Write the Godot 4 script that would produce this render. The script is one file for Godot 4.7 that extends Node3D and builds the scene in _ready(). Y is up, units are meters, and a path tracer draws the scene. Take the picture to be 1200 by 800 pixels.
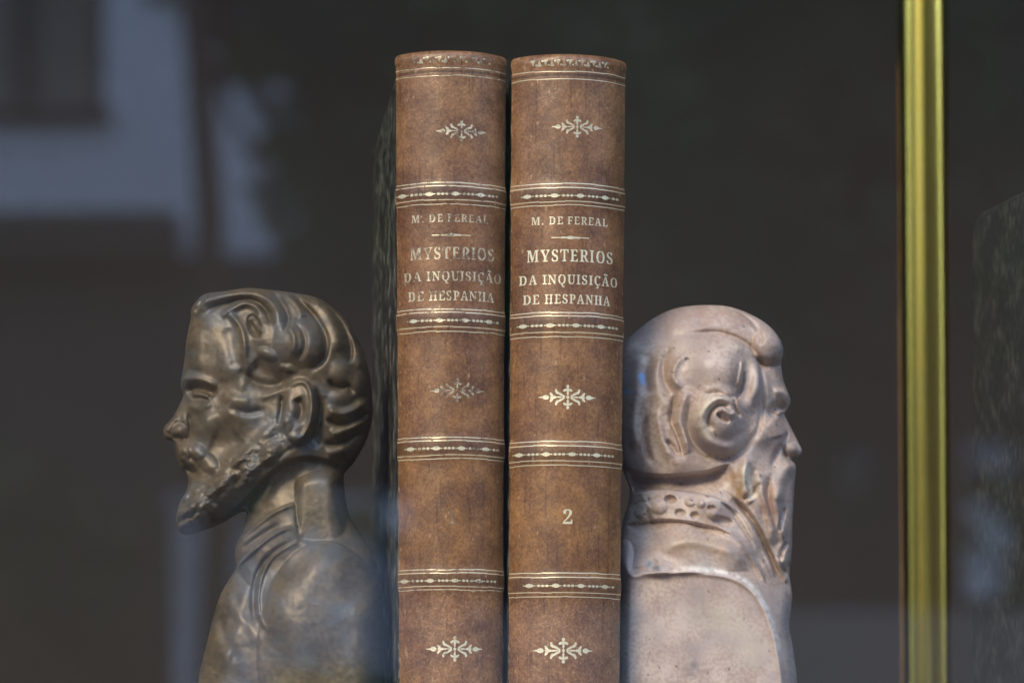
extends Node3D
# A shop window: two leather-bound volumes between two bust bookends, seen through the pane.

const PIX := 0.00025      # metres per photograph pixel in the plane of the spines
const EYE_Z := 1.1        # camera's distance from that plane
const HORIZON := 950.0    # photograph row of the eye level
const SHELF := 978.0      # photograph row of the shelf top in that plane
const PANE_Z := 0.22
const EYE_Y := (SHELF - HORIZON) * PIX
const GROUND := -1.25

var rng := RandomNumberGenerator.new()
var M := {}


func at(px: float, py: float, z: float) -> Vector3:
	var k := (EYE_Z - z) / EYE_Z * PIX
	return Vector3((px - 600.0) * k, EYE_Y + (HORIZON - py) * k, z)


# a place outside that the pane mirrors, reach metres along the mirrored line of sight
func across(px: float, py: float, reach: float) -> Vector3:
	var k := PIX / EYE_Z * reach
	return Vector3((px - 600.0) * k, EYE_Y + (HORIZON - py) * k, 2.0 * PANE_Z - EYE_Z + reach)


func _ready() -> void:
	rng.seed = 7
	# ---------------------------------------------------------------- camera, sky, sun, exposure
	var cam := Camera3D.new()
	cam.name = "camera"
	cam.projection = Camera3D.PROJECTION_FRUSTUM
	cam.near = 0.05
	cam.far = 200.0
	cam.size = 800.0 * PIX / EYE_Z * cam.near
	cam.frustum_offset = Vector2(0, (HORIZON - 400.0) * PIX / EYE_Z * cam.near)
	cam.position = Vector3(0, EYE_Y, EYE_Z)
	var lens := CameraAttributesPhysical.new()
	lens.frustum_focal_length = 85.0
	lens.frustum_focus_distance = 1.106
	lens.exposure_aperture = 8.5
	lens.frustum_near = 0.05
	lens.frustum_far = 120.0
	cam.attributes = lens
	add_child(cam)
	cam.current = true
	cam.projection = Camera3D.PROJECTION_FRUSTUM
	cam.near = 0.05
	cam.size = 800.0 * PIX / EYE_Z * cam.near
	cam.frustum_offset = Vector2(0, (HORIZON - 400.0) * PIX / EYE_Z * cam.near)
	var env := Environment.new()
	env.background_mode = Environment.BG_SKY
	var sm := ProceduralSkyMaterial.new()
	sm.sky_top_color = Color(0.70, 0.82, 1.0)
	sm.sky_horizon_color = Color(0.78, 0.87, 1.0)
	sm.sky_curve = 0.3
	sm.ground_bottom_color = Color(0.2, 0.2, 0.2)
	sm.ground_horizon_color = Color(0.4, 0.4, 0.4)
	sm.sun_angle_max = 2.0
	env.sky = Sky.new()
	env.sky.sky_material = sm
	env.tonemap_mode = Environment.TONE_MAPPER_LINEAR
	env.tonemap_exposure = 3.6
	env.sdfgi_enabled = true
	env.ssao_enabled = true
	env.ssil_enabled = true
	var we := WorldEnvironment.new()
	we.name = "world_environment"
	we.environment = env
	add_child(we)
	var sun := DirectionalLight3D.new()
	sun.name = "sun"
	sun.light_energy = 0.3
	sun.light_angular_distance = 20.0
	sun.light_color = Color(1.0, 0.93, 0.82)
	sun.shadow_enabled = true
	add_child(sun)
	sun.look_at_from_position(Vector3(-2.2, 3.0, 4.2), Vector3.ZERO)

	make_materials()
	build_setting()
	build_street()
	build_books()
	build_busts()
	build_rod()


# =====================================================================  helpers
func obj(called: String, mesh: Mesh, m: Material, parent: Node = null) -> MeshInstance3D:
	var o := MeshInstance3D.new()
	o.name = called
	o.mesh = mesh
	o.material_override = m
	(parent if parent else self).add_child(o, true)
	return o


func thing(called: String, label: String, category: String, where := Vector3.ZERO, turn := 0.0, group := "") -> Node3D:
	var o := Node3D.new()
	o.name = called
	add_child(o, true)
	o.position = where
	o.rotation.y = turn
	tag(o, label, category, group)
	return o


func tag(o: Node, label: String, category: String, group := "") -> void:
	o.set_meta("label", label)
	o.set_meta("category", category)
	if group:
		o.set_meta("group", group)


func struct(called: String, mesh: Mesh, m: Material, where := Vector3.ZERO) -> MeshInstance3D:
	var o := obj(called, mesh, m)
	o.position = where
	o.set_meta("kind", "structure")
	return o


func commit(st: SurfaceTool, smooth := true) -> ArrayMesh:
	if smooth:
		st.generate_normals()
	return st.commit()


func quad(st: SurfaceTool, a: Vector3, b: Vector3, c: Vector3, d: Vector3) -> void:
	for p in [a, b, c, a, c, d]:
		st.add_vertex(p)


# box with chamfered edges between two corners
func slab(lo: Vector3, hi: Vector3, bevel := 0.002) -> ArrayMesh:
	var c := (lo + hi) / 2.0
	var s := hi - lo
	return prism(rounded(s.z, s.y, bevel * 1.5, 3), s.x, bevel, c)


func rounded(w: float, h: float, r: float, n: int) -> PackedVector2Array:
	var out := PackedVector2Array()
	r = minf(r, minf(w, h) * 0.49)
	for q in 4:
		var cx := (w / 2.0 - r) * (1 if q in [0, 3] else -1)
		var cy := (h / 2.0 - r) * (1 if q in [0, 1] else -1)
		for i in n + 1:
			var a := (q + float(i) / n) * PI / 2.0
			out.append(Vector2(cx + r * cos(a), cy + r * sin(a)))
	return out


# outline in the (z, y) plane, thickness along x, chamfered rim
func prism(poly: PackedVector2Array, thick: float, bevel: float, centre := Vector3.ZERO) -> ArrayMesh:
	var st := SurfaceTool.new()
	st.begin(Mesh.PRIMITIVE_TRIANGLES)
	bevel = minf(bevel, thick * 0.45)
	var mid := Vector2.ZERO
	for p in poly:
		mid += p / poly.size()
	var rings := []
	for l in [[-thick / 2, bevel], [-thick / 2 + bevel, 0.0], [thick / 2 - bevel, 0.0], [thick / 2, bevel]]:
		var ring := PackedVector3Array()
		for p in poly:
			var q: Vector2 = p
			var e: float = l[1]
			q.x -= signf(p.x - mid.x) * minf(e, absf(p.x - mid.x))
			q.y -= signf(p.y - mid.y) * minf(e, absf(p.y - mid.y))
			ring.append(centre + Vector3(l[0], q.y, q.x))
		rings.append(ring)
	var n := poly.size()
	st.set_smooth_group(-1)
	for k in 3:
		for i in n:
			var j := (i + 1) % n
			quad(st, rings[k][i], rings[k][j], rings[k + 1][j], rings[k + 1][i])
	for side in [0, 3]:
		var c := centre + Vector3(-thick / 2 if side == 0 else thick / 2, mid.y, mid.x)
		for i in n:
			var j := (i + 1) % n
			for p in ([c, rings[side][j], rings[side][i]] if side == 0 else [c, rings[side][i], rings[side][j]]):
				st.add_vertex(p)
	return commit(st)


func lathe(profile: Array, sides := 40, lean := Vector3.ZERO) -> ArrayMesh:
	var st := SurfaceTool.new()
	st.begin(Mesh.PRIMITIVE_TRIANGLES)
	st.set_smooth_group(0)
	var total: float = profile[-1].y - profile[0].y
	for k in profile.size() - 1:
		for i in sides:
			var ring := []
			for w in [[k, i], [k + 1, i], [k + 1, i + 1], [k, i + 1]]:
				var p: Vector2 = profile[w[0]]
				var a: float = TAU * w[1] / sides
				var t: float = (p.y - profile[0].y) / maxf(absf(total), 1e-6)
				ring.append([Vector3(cos(a) * p.x, p.y, sin(a) * p.x) + lean * t, Vector2(float(w[1]) / sides, p.y)])
			for q in [0, 1, 2, 0, 2, 3]:
				st.set_uv(ring[q][1])
				st.add_vertex(ring[q][0])
	return commit(st)


func noise(freq: float, sd: int, oct := 3, kind := FastNoiseLite.TYPE_SIMPLEX_SMOOTH) -> FastNoiseLite:
	var n := FastNoiseLite.new()
	n.noise_type = kind
	n.frequency = freq
	n.seed = sd
	n.fractal_octaves = oct
	return n


func noise_bytes(w: int, h: int, freq: float, sd: int, oct := 3, kind := FastNoiseLite.TYPE_SIMPLEX_SMOOTH, stretch_w := 0, stretch_h := 0, ridged := false) -> PackedByteArray:
	var n := noise(freq, sd, oct, kind)
	if ridged:
		n.fractal_type = FastNoiseLite.FRACTAL_RIDGED
	var im := n.get_image(stretch_w if stretch_w else w, stretch_h if stretch_h else h)
	im.convert(Image.FORMAT_L8)
	if stretch_w or stretch_h:
		im.resize(w, h, Image.INTERPOLATE_CUBIC)
	return im.get_data()


func grain(freq: float, sd: int, size := 256, oct := 4) -> ImageTexture:
	var im := noise(freq, sd, oct).get_seamless_image(size, size)
	return ImageTexture.create_from_image(im)


func std(col: Color, rough: float, metal := 0.0) -> StandardMaterial3D:
	var m := StandardMaterial3D.new()
	m.albedo_color = col.linear_to_srgb()
	m.roughness = rough
	m.metallic = metal
	return m


# a mottled triplanar material: colours as linear values
func mottled(a: Color, b: Color, rough: float, scale: float, sd: int, freq := 0.02, bump := 0.0, stretch := Vector3.ONE) -> StandardMaterial3D:
	var m := StandardMaterial3D.new()
	var im := noise(freq, sd, 5).get_seamless_image(512, 512)
	im.convert(Image.FORMAT_L8)
	var src := im.get_data()
	var out := PackedByteArray()
	out.resize(src.size() * 3)
	var sa := a.linear_to_srgb()
	var sb := b.linear_to_srgb()
	var lut := []
	for i in 256:
		lut.append(sa.lerp(sb, smoothstep(0.2, 0.8, i / 255.0)))
	for i in src.size():
		var c: Color = lut[src[i]]
		out[i * 3] = c.r8
		out[i * 3 + 1] = c.g8
		out[i * 3 + 2] = c.b8
	m.albedo_texture = ImageTexture.create_from_image(Image.create_from_data(512, 512, false, Image.FORMAT_RGB8, out))
	m.roughness = rough
	m.uv1_triplanar = true
	m.uv1_scale = stretch * scale
	if bump > 0:
		m.heightmap_enabled = true
		m.heightmap_texture = ImageTexture.create_from_image(im)
		m.heightmap_scale = bump
	return m


func make_materials() -> void:
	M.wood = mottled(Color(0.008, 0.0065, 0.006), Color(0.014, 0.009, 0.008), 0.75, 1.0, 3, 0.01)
	M.shelf = mottled(Color(0.05, 0.035, 0.025), Color(0.09, 0.06, 0.04), 0.5, 2.0, 4)
	M.pane = StandardMaterial3D.new()
	M.pane.transparency = BaseMaterial3D.TRANSPARENCY_ALPHA
	M.pane.albedo_color = Color(0.60, 0.64, 0.70, 0.0015)
	M.pane.roughness = 0.0
	M.pages = mottled(Color(0.30, 0.24, 0.16), Color(0.48, 0.40, 0.29), 0.9, 6.0, 5, 0.03, 0.0, Vector3(12, 0.3, 12))
	M.marbled = marbled_paper(11, Color8(24, 25, 23), Color8(150, 153, 138))
	M.marbled_grey = marbled_paper(21, Color8(50, 51, 49), Color8(86, 86, 82))
	M.board_leather = mottled(Color(0.05, 0.025, 0.015), Color(0.10, 0.055, 0.03), 0.5, 20.0, 8, 0.03, 0.01)
	M.cloth_band = mottled(Color(0.25, 0.2, 0.12), Color(0.4, 0.33, 0.2), 0.9, 60.0, 9)
	# bronze: colour from the mesh
	var b := StandardMaterial3D.new()
	b.vertex_color_use_as_albedo = true
	b.metallic = 0.28
	b.roughness = 0.48
	b.uv1_triplanar = true
	b.uv1_scale = Vector3.ONE * 22.0
	b.heightmap_enabled = true
	b.heightmap_texture = grain(0.03, 31, 512, 5)
	b.heightmap_scale = 0.012
	M.bronze = b
	var p := StandardMaterial3D.new()
	p.vertex_color_use_as_albedo = true
	p.roughness = 0.46
	p.uv1_triplanar = true
	p.uv1_scale = Vector3.ONE * 20.0
	p.heightmap_enabled = true
	p.heightmap_texture = grain(0.03, 37, 512, 5)
	p.heightmap_scale = 0.008
	M.plaster = p
	# brass: tarnished in upright streaks
	var w := 256
	var h := 1024
	var n1 := noise_bytes(w, h, 0.05, 41, 4, FastNoiseLite.TYPE_SIMPLEX_SMOOTH, 256, 12)
	var n2 := noise_bytes(w, h, 0.02, 42, 5)
	var ca := PackedByteArray()
	ca.resize(w * h * 3)
	var cr := PackedByteArray()
	cr.resize(w * h)
	for i in w * h:
		var t := clampf((n1[i] * 0.8 + n2[i] * 0.2) / 255.0, 0, 1)
		ca[i * 3] = int(186 + 68 * t)
		ca[i * 3 + 1] = int(160 + 66 * t)
		ca[i * 3 + 2] = int(64 + 50 * t)
		cr[i] = int(255 * clampf(0.30 - 0.22 * t, 0.08, 1))
	var br := StandardMaterial3D.new()
	br.albedo_texture = ImageTexture.create_from_image(Image.create_from_data(w, h, false, Image.FORMAT_RGB8, ca))
	br.roughness_texture = ImageTexture.create_from_image(Image.create_from_data(w, h, false, Image.FORMAT_L8, cr))
	br.roughness_texture_channel = BaseMaterial3D.TEXTURE_CHANNEL_RED
	br.metallic = 1.0
	br.roughness = 1.0
	br.heightmap_enabled = true
	br.heightmap_texture = ImageTexture.create_from_image(Image.create_from_data(w, h, false, Image.FORMAT_L8, n1))
	br.heightmap_scale = 0.002
	br.uv1_scale = Vector3(1, 3.0, 1)
	M.brass = br
	# street
	M.render_white = mottled(Color(0.76, 0.81, 0.89), Color(0.82, 0.87, 0.93), 0.9, 0.6, 51)
	M.render_pale = mottled(Color(0.46, 0.50, 0.56), Color(0.54, 0.58, 0.63), 0.9, 0.6, 59)
	M.render_grey = mottled(Color(0.36, 0.38, 0.42), Color(0.44, 0.46, 0.50), 0.9, 0.6, 52)
	M.brown_paint = mottled(Color(0.030, 0.015, 0.012), Color(0.05, 0.024, 0.02), 0.7, 0.5, 53)
	M.dark_paint = mottled(Color(0.018, 0.018, 0.02), Color(0.035, 0.033, 0.03), 0.6, 0.8, 54)
	M.curtain = mottled(Color(0.22, 0.20, 0.19), Color(0.32, 0.29, 0.27), 0.95, 2.0, 55)
	M.bark = mottled(Color(0.03, 0.02, 0.015), Color(0.07, 0.05, 0.035), 0.9, 2.0, 56)
	M.asphalt = mottled(Color(0.04, 0.04, 0.042), Color(0.06, 0.06, 0.06), 0.9, 0.7, 57)
	M.paving = mottled(Color(0.10, 0.10, 0.10), Color(0.16, 0.155, 0.15), 0.9, 0.7, 58)
	M.leaf = std(Color(0.055, 0.115, 0.035), 0.6)
	M.leaf.cull_mode = BaseMaterial3D.CULL_DISABLED
	M.leaf_light = std(Color(0.06, 0.085, 0.022), 0.6)
	M.leaf_light.cull_mode = BaseMaterial3D.CULL_DISABLED
	M.globe = std(Color(0.8, 0.8, 0.82), 0.3)


func marbled_paper(sd: int, dark: Color, pale: Color) -> StandardMaterial3D:
	var w := 512
	var h := 512
	var n1 := noise_bytes(w, h, 0.10, sd, 4, FastNoiseLite.TYPE_SIMPLEX_SMOOTH, 512, 170)
	var n2 := noise_bytes(w, h, 0.012, sd + 1, 3)
	var out := PackedByteArray()
	out.resize(w * h * 3)
	for i in w * h:
		var t := smoothstep(120.0, 215.0, n1[i] * 0.75 + n2[i] * 0.35)
		var c := dark.lerp(pale, t)
		out[i * 3] = c.r8
		out[i * 3 + 1] = c.g8
		out[i * 3 + 2] = c.b8
	var m := StandardMaterial3D.new()
	m.albedo_texture = ImageTexture.create_from_image(Image.create_from_data(w, h, false, Image.FORMAT_RGB8, out))
	m.roughness = 0.55
	m.uv1_triplanar = true
	m.uv1_scale = Vector3.ONE * 9.0
	m.heightmap_enabled = true
	m.heightmap_texture = ImageTexture.create_from_image(Image.create_from_data(w, h, false, Image.FORMAT_L8, n1))
	m.heightmap_scale = 0.01
	return m


# =====================================================================  the shop window
func build_setting() -> void:
	struct("shelf", slab(Vector3(-0.9, -0.03, -0.6), Vector3(0.9, 0.0, 0.2)), M.shelf)
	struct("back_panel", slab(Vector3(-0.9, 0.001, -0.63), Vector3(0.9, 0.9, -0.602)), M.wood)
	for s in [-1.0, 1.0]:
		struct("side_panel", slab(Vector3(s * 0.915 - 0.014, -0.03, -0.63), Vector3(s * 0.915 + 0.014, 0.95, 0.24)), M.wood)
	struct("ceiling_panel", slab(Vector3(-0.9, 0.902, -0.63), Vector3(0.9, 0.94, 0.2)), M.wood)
	struct("shop_front_wall", slab(Vector3(-3.0, GROUND, 0.205), Vector3(3.0, -0.032, 0.26)), M.brown_paint)
	var pane := obj("window_pane", slab(Vector3(-0.9, -0.031, PANE_Z - 0.003), Vector3(0.9, 0.94, PANE_Z + 0.003), 0.0005), M.pane)
	tag(pane, "large clear shop window pane mirroring the street", "window pane")


# =====================================================================  the street that the pane mirrors
func block(called: String, a: Vector3, b: Vector3, m: Material, parent: Node3D = null) -> MeshInstance3D:
	var lo := Vector3(minf(a.x, b.x), minf(a.y, b.y), minf(a.z, b.z))
	var hi := Vector3(maxf(a.x, b.x), maxf(a.y, b.y), maxf(a.z, b.z))
	if parent:
		lo -= parent.position
		hi -= parent.position
	return obj(called, slab(lo, hi, 0.006), m, parent)


func build_street() -> void:
	struct("ground", slab(Vector3(-80, GROUND - 0.2, 0.26), Vector3(80, GROUND, 60)), M.asphalt)
	struct("pavement", slab(Vector3(-40, GROUND, 0.262), Vector3(40, GROUND + 0.12, 2.6)), M.paving)
	struct("far_pavement", slab(Vector3(-80, GROUND, 8.6), Vector3(80, GROUND + 0.12, 20)), M.paving)
	# white house, upper floor over a dark shop front
	var reach := 16.0
	var a := across(-3200, 245, reach)
	var z0 := a.z
	var hs := thing("white_house", "white rendered house with a dark shop front below, mirrored in the pane", "house", Vector3(-10, GROUND, z0))
	var lo := across(-3200, 300, reach)
	var hi := across(345, -600, reach)
	var wl := across(-95, 128, reach)
	var wh := across(122, -120, reach)
	block("wall", Vector3(lo.x, lo.y, z0), Vector3(wl.x, hi.y, z0 + 0.4), M.render_white, hs)
	block("wall", Vector3(wh.x, lo.y, z0), Vector3(hi.x, hi.y, z0 + 0.4), M.render_white, hs)
	block("wall", Vector3(wl.x, lo.y, z0), Vector3(wh.x, wl.y, z0 + 0.4), M.render_white, hs)
	block("wall", Vector3(wl.x, wh.y, z0), Vector3(wh.x, hi.y, z0 + 0.4), M.render_white, hs)
	var fr := block("window", Vector3(wl.x, wl.y, z0 + 0.22), Vector3(wh.x, wh.y, z0 + 0.26), M.curtain, hs)
	fr.set_meta("label", "curtained upper window")
	for p in [-95.0, 15.0, 108.0]:
		var q := across(p, 128, reach)
		block("window_frame", Vector3(q.x, wl.y, z0 + 0.08), Vector3(q.x + 0.05, wh.y, z0 + 0.2), M.dark_paint, hs)
	block("window_sill", Vector3(wl.x - 0.03, wl.y - 0.06, z0 - 0.08), Vector3(wh.x + 0.03, wl.y - 0.003, z0 + 0.2), M.dark_paint, hs)
	block("roof", Vector3(lo.x - 0.2, hi.y + 0.003, z0 - 0.3), Vector3(hi.x + 0.2, hi.y + 0.3, z0 + 3.0), M.brown_paint, hs)
	var gl := across(-3200, 246, reach - 0.35)
	var gh := across(203, 300, reach - 0.35)
	block("fascia_board", Vector3(gl.x, gh.y, gl.z), Vector3(gh.x, gl.y, z0 - 0.003), M.dark_paint, hs)
	block("shop_front", Vector3(lo.x, GROUND + 0.12, z0 - 0.05), Vector3(hi.x, lo.y - 0.003, z0 + 0.4), M.dark_paint, hs)
	# brown house beyond the trees
	reach = 19.0
	lo = across(350, 950, reach)
	hi = across(16000, -1000, reach)
	var bh := thing("brown_house", "dark reddish brown house front behind the trees, mirrored in the pane", "house", Vector3(2, GROUND, lo.z))
	block("wall", Vector3(lo.x, GROUND + 0.12, lo.z), Vector3(hi.x, hi.y, lo.z + 0.4), M.brown_paint, bh)
	for w in [[600, 250], [960, 240], [1290, 245]]:
		var p := across(w[0], w[1], reach)
		block("window", p + Vector3(-0.45, -0.7, -0.03), p + Vector3(0.45, 0.7, 0.05), M.dark_paint, bh)
	var dl := across(-3230, 950, 16.0)
	var th := thing("timber_house", "long dark timber clad house next to the white one", "house", Vector3(-30, GROUND, dl.z))
	block("wall", Vector3(-70, GROUND + 0.12, dl.z), Vector3(dl.x, 6.5, dl.z + 0.4), M.dark_paint, th)
	block("roof", Vector3(-70, 6.503, dl.z - 0.3), Vector3(dl.x, 6.9, dl.z + 3.0), M.brown_paint, th)
	for k in 8:
		block("window", Vector3(dl.x - 4.0 - 5.0 * k, 2.2, dl.z - 0.04), Vector3(dl.x - 2.8 - 5.0 * k, 3.9, dl.z + 0.05), M.curtain, th)
	# plain blocks added on the wall to give pale mirrored blots on the right
	var pl := across(1130, 702, reach)
	var ph := across(1180, 590, reach)
	block("added_pale_block", Vector3(pl.x, pl.y, pl.z - 0.06), Vector3(ph.x, ph.y, pl.z - 0.003), M.render_white, bh)
	pl = across(1122, 562, reach)
	ph = across(1184, 522, reach)
	block("added_grey_block", Vector3(pl.x, pl.y, pl.z - 0.06), Vector3(ph.x, ph.y, pl.z - 0.003), M.render_grey, bh)
	pl = across(986, 572, reach)
	ph = across(1012, 532, reach)
	block("added_small_block", Vector3(pl.x, pl.y, pl.z - 0.06), Vector3(ph.x, ph.y, pl.z - 0.003), M.render_grey, bh)
	# garden wall
	reach = 12.0
	lo = across(203, 950, reach)
	hi = across(478, 600, reach)
	var gw := thing("garden_wall", "pale grey rendered garden wall stepping down, mirrored in the pane", "wall", Vector3(lo.x, GROUND + 0.12, lo.z))
	block("high_section", Vector3(lo.x, GROUND + 0.12, lo.z), Vector3(hi.x, hi.y, lo.z + 0.25), M.render_pale, gw)
	block("coping", Vector3(lo.x - 0.02, hi.y + 0.003, lo.z - 0.03), Vector3(hi.x + 0.02, hi.y + 0.05, lo.z + 0.28), M.render_grey, gw)
	var h2 := across(1500, 715, reach)
	block("low_section", Vector3(hi.x + 0.003, GROUND + 0.12, lo.z + 0.03), Vector3(h2.x, h2.y, lo.z + 0.22), M.curtain, gw)
	# unlit globe on a post before the wall, added to give a mirrored glint
	var g0 := across(465, 614, 11.0)
	var gp := thing("added_globe_lamp", "small white globe lamp added to give a mirrored glint, on a thin dark post", "lamp", Vector3(g0.x, GROUND + 0.12, g0.z))
	var sp := SphereMesh.new()
	sp.radius = 0.045
	sp.height = 0.09
	var gb := obj("globe", sp, M.globe, gp)
	gb.position.y = g0.y - GROUND - 0.12
	obj("post", lathe([Vector2(0.0, 0.0), Vector2(0.05, 0.0), Vector2(0.05, 0.02), Vector2(0.012, 0.04), Vector2(0.012, gb.position.y - 0.044), Vector2(0.0, gb.position.y - 0.044)], 16), M.dark_paint, gp)
	# trees
	tree("street_tree", "leafy street tree with a bare brown trunk before the white house", across(207, 950, 11.0), 0.055, across(215, -160, 11.0), [
		[470, 60, 12.0, 0.42], [620, 40, 12.0, 0.5], [420, -60, 12.0, 0.4], [330, 40, 12.0, 0.22], [400, 250, 12.5, 0.26], [345, 170, 12.0, 0.14], [560, 260, 13.0, 0.4], [290, 70, 11.5, 0.12], [320, 230, 12.0, 0.08], [700, 180, 13, 0.4], [250, -30, 11.5, 0.2]], M.leaf, 5200)
	tree("broadleaf_tree", "broad dark green tree before the brown house", across(930, 950, 14.0), 0.09, across(930, 200, 14.0), [
		[800, 60, 14.0, 0.7], [960, 120, 14.0, 0.8], [1130, 60, 14.0, 0.8], [870, 330, 14.0, 0.5], [1050, 380, 14.5, 0.5], [1240, 280, 14.0, 0.6], [730, -60, 14.0, 0.7], [1000, -120, 14.0, 0.9], [1112, 560, 14.0, 0.10], [1180, 585, 14.0, 0.11], [1128, 640, 14.0, 0.08], [1195, 690, 14.0, 0.10], [985, 545, 14.0, 0.05], [1015, 575, 14.0, 0.05]], M.leaf, 7000)
	tree("bushy_shrub", "rounded yellow green shrub before the white house shop front", across(60, 950, 13.0), 0.04, across(60, 800, 13.0), [
		[20, 620, 13.0, 0.3], [90, 700, 13.0, 0.35], [-20, 760, 13.0, 0.4], [110, 840, 13.0, 0.35], [30, 900, 13.0, 0.4]], M.leaf_light, 3000)
	tree("added_shrub", "thin leafy shrub added to break up the mirrored top edge of the garden wall", across(300, 1100, 11.7), 0.02, across(320, 640, 11.7), [
		[240, 590, 11.7, 0.06], [300, 596, 11.7, 0.08], [360, 606, 11.7, 0.08], [420, 612, 11.7, 0.08], [472, 625, 11.7, 0.08]], M.leaf, 110)  # leaves added before the wall so its mirrored top edge looks softer
	tree("low_shrub", "low dark shrub growing before the garden wall", across(420, 1100, 9.0), 0.03, across(420, 900, 9.0), [
		[380, 850, 9.0, 0.15], [450, 860, 9.0, 0.14], [410, 930, 9.0, 0.22], [430, 1020, 9.0, 0.24]], M.leaf, 2200)


func tree(called: String, label: String, foot: Vector3, radius: float, top: Vector3, clumps: Array, leaf: Material, count: int) -> void:
	var base := Vector3(foot.x, GROUND + (0.12 if foot.z > 8.6 else 0.0), foot.z)
	var t := thing(called, label, "tree" if called.ends_with("tree") else "shrub", base)
	var st := SurfaceTool.new()
	st.begin(Mesh.PRIMITIVE_TRIANGLES)
	st.set_smooth_group(0)
	limb(st, Vector3.ZERO, top - base, radius * 1.15, radius * 0.7)
	var centres := []
	for c in clumps:
		var p := across(c[0], c[1], c[2]) - base
		centres.append([p, c[3]])
		limb(st, (top - base) * 0.92, p, radius * 0.45, radius * 0.15)
	obj("trunk", commit(st), M.bark, t)
	var ls := SurfaceTool.new()
	ls.begin(Mesh.PRIMITIVE_TRIANGLES)
	var sum := 0.0
	for c in centres:
		sum += pow(c[1], 2.0)
	for c in centres:
		for i in int(count * pow(c[1], 2.0) / sum):
			var d: Vector3 = Vector3(rng.randfn(), rng.randfn(), rng.randfn()).normalized() * pow(rng.randf(), 0.45) * c[1] * rng.randf_range(0.8, 1.15)
			var p: Vector3 = c[0] + d
			var u := Vector3(rng.randfn(), rng.randfn(), rng.randfn()).normalized()
			var v := u.cross(Vector3(rng.randfn(), rng.randfn(), rng.randfn())).normalized()
			var s := rng.randf_range(0.035, 0.065)
			var tip := p + u * s
			var bend := u.cross(v) * s * 0.25
			quad(ls, p - u * s, p + v * s * 0.45 + bend, tip, p - v * s * 0.45 + bend)
	obj("crown", commit(ls), leaf, t)


func limb(st: SurfaceTool, a: Vector3, b: Vector3, ra: float, rb: float) -> void:
	var d := (b - a).normalized()
	var u := d.cross(Vector3(0.3, 0.1, 1)).normalized()
	var v := d.cross(u)
	for k in 4:
		for i in 8:
			var c := []
			for w in [[k, i], [k + 1, i], [k + 1, i + 1], [k, i + 1]]:
				var t: float = w[0] / 4.0
				var g: float = TAU * w[1] / 8.0
				var bow := u * sin(t * PI) * a.distance_to(b) * 0.03
				c.append(a.lerp(b, t) + bow + (u * cos(g) + v * sin(g)) * lerpf(ra, rb, t))
			quad(st, c[0], c[1], c[2], c[3])


# =====================================================================  books
const ARC := 0.98         # half angle of a spine's curve
const TEX := 8.0          # spine texels per millimetre


func build_books() -> void:
	var yaw := deg_to_rad(5.2)
	var one := {
		"top": 58.0, "seed": 101, "wear": 0.50,
		"orn": [[10, 153, 62, 0.75], [5, 457, 68, 0.62], [2, 760, 72, 1.0], [2, 925, 70, 0.9]],
		"bands": [[214, 218, 227, 234, 239], [362, 366, 375, 383, 388], [512, 516, 525, 533, 537], [667, 671, 680, 687, 691], [842, 846, 855, 863, 867]],
		"text": [["M. DE FEREAL", -3, 255, 92, 9, 0.72, true], ["MYSTERIOS", 0, 296, 101, 14, 0.72, true], ["DA INQUISIÇÃO", 1, 323, 118, 11, 0.78, true], ["DE HESPANHA", -1, 346, 104, 11, 0.85, true], ["1", -2, 605, 9, 17, 0.4, true]],
		"rule": [-2, 275, 50],
	}
	var two := {
		"top": 62.0, "seed": 202, "wear": 0.30,
		"orn": [[7, 148, 62, 0.7], [-2, 465, 70, 1.2], [-5, 762, 74, 1.2], [-4, 928, 72, 1.0]],
		"bands": [[215, 220, 229, 236, 240], [366, 370, 381, 389, 394], [517, 522, 532, 540, 545], [671, 676, 686, 694, 699], [846, 850, 860, 868, 873]],
		"text": [["M. DE FEREAL", 0, 258, 91, 9, 0.9, true], ["MYSTERIOS", 1, 299, 103, 14, 1.2, true], ["DA INQUISIÇÃO", 0, 327, 118, 11, 1.1, true], ["DE HESPANHA", -2, 350, 104, 11, 1.2, true], ["2", -1, 605, 11, 17, 1.2, true]],
		"rule": [0, 278, 48],
	}
	book(at(531, SHELF, 0.0), yaw, 0.01635, 0.915, one, "worn brown leather volume, gilt title tarnished and its numeral nearly gone")
	book(at(663.5, SHELF, 0.0), yaw, 0.0169, 0.963, two, "brown leather volume with bright gilt title and a gilt numeral two").rotation.z = -0.0075
	# third book beyond the brass rod: only its board shows
	var turn := deg_to_rad(10.7)
	var far_low := Vector3(0.151, 0, -0.12)
	var half := 0.018
	var depth := 0.135
	var back := Vector3(-half, 0, -0.006 - depth)
	var origin := far_low - Basis(Vector3.UP, turn) * back
	origin.y = 0.0
	var o := thing("antique_book", "dark grey marbled book with a worn rounded corner, beside the brass rod", "book", origin, turn)
	var hh := 0.2005
	book_body(o, half, depth, hh, M.marbled_grey, 0.009)
	obj("spine", spine_mesh(half - 0.001, 1.0, hh + 0.002, []), M.board_leather, o)


func book(where: Vector3, turn: float, half: float, taper: float, spec: Dictionary, label: String) -> Node3D:
	where.y = 0.0
	var o := thing("antique_book", label, "book", where, turn)
	var h: float = (SHELF - spec.top) * PIX
	book_body(o, half * (0.4 + 0.6 * taper) + 0.0001, 0.140, h - 0.0045, M.marbled, 0.004)
	obj("spine", spine_mesh(half, taper, h, spec.bands), spine_material(half, h, spec), o)
	return o


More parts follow.
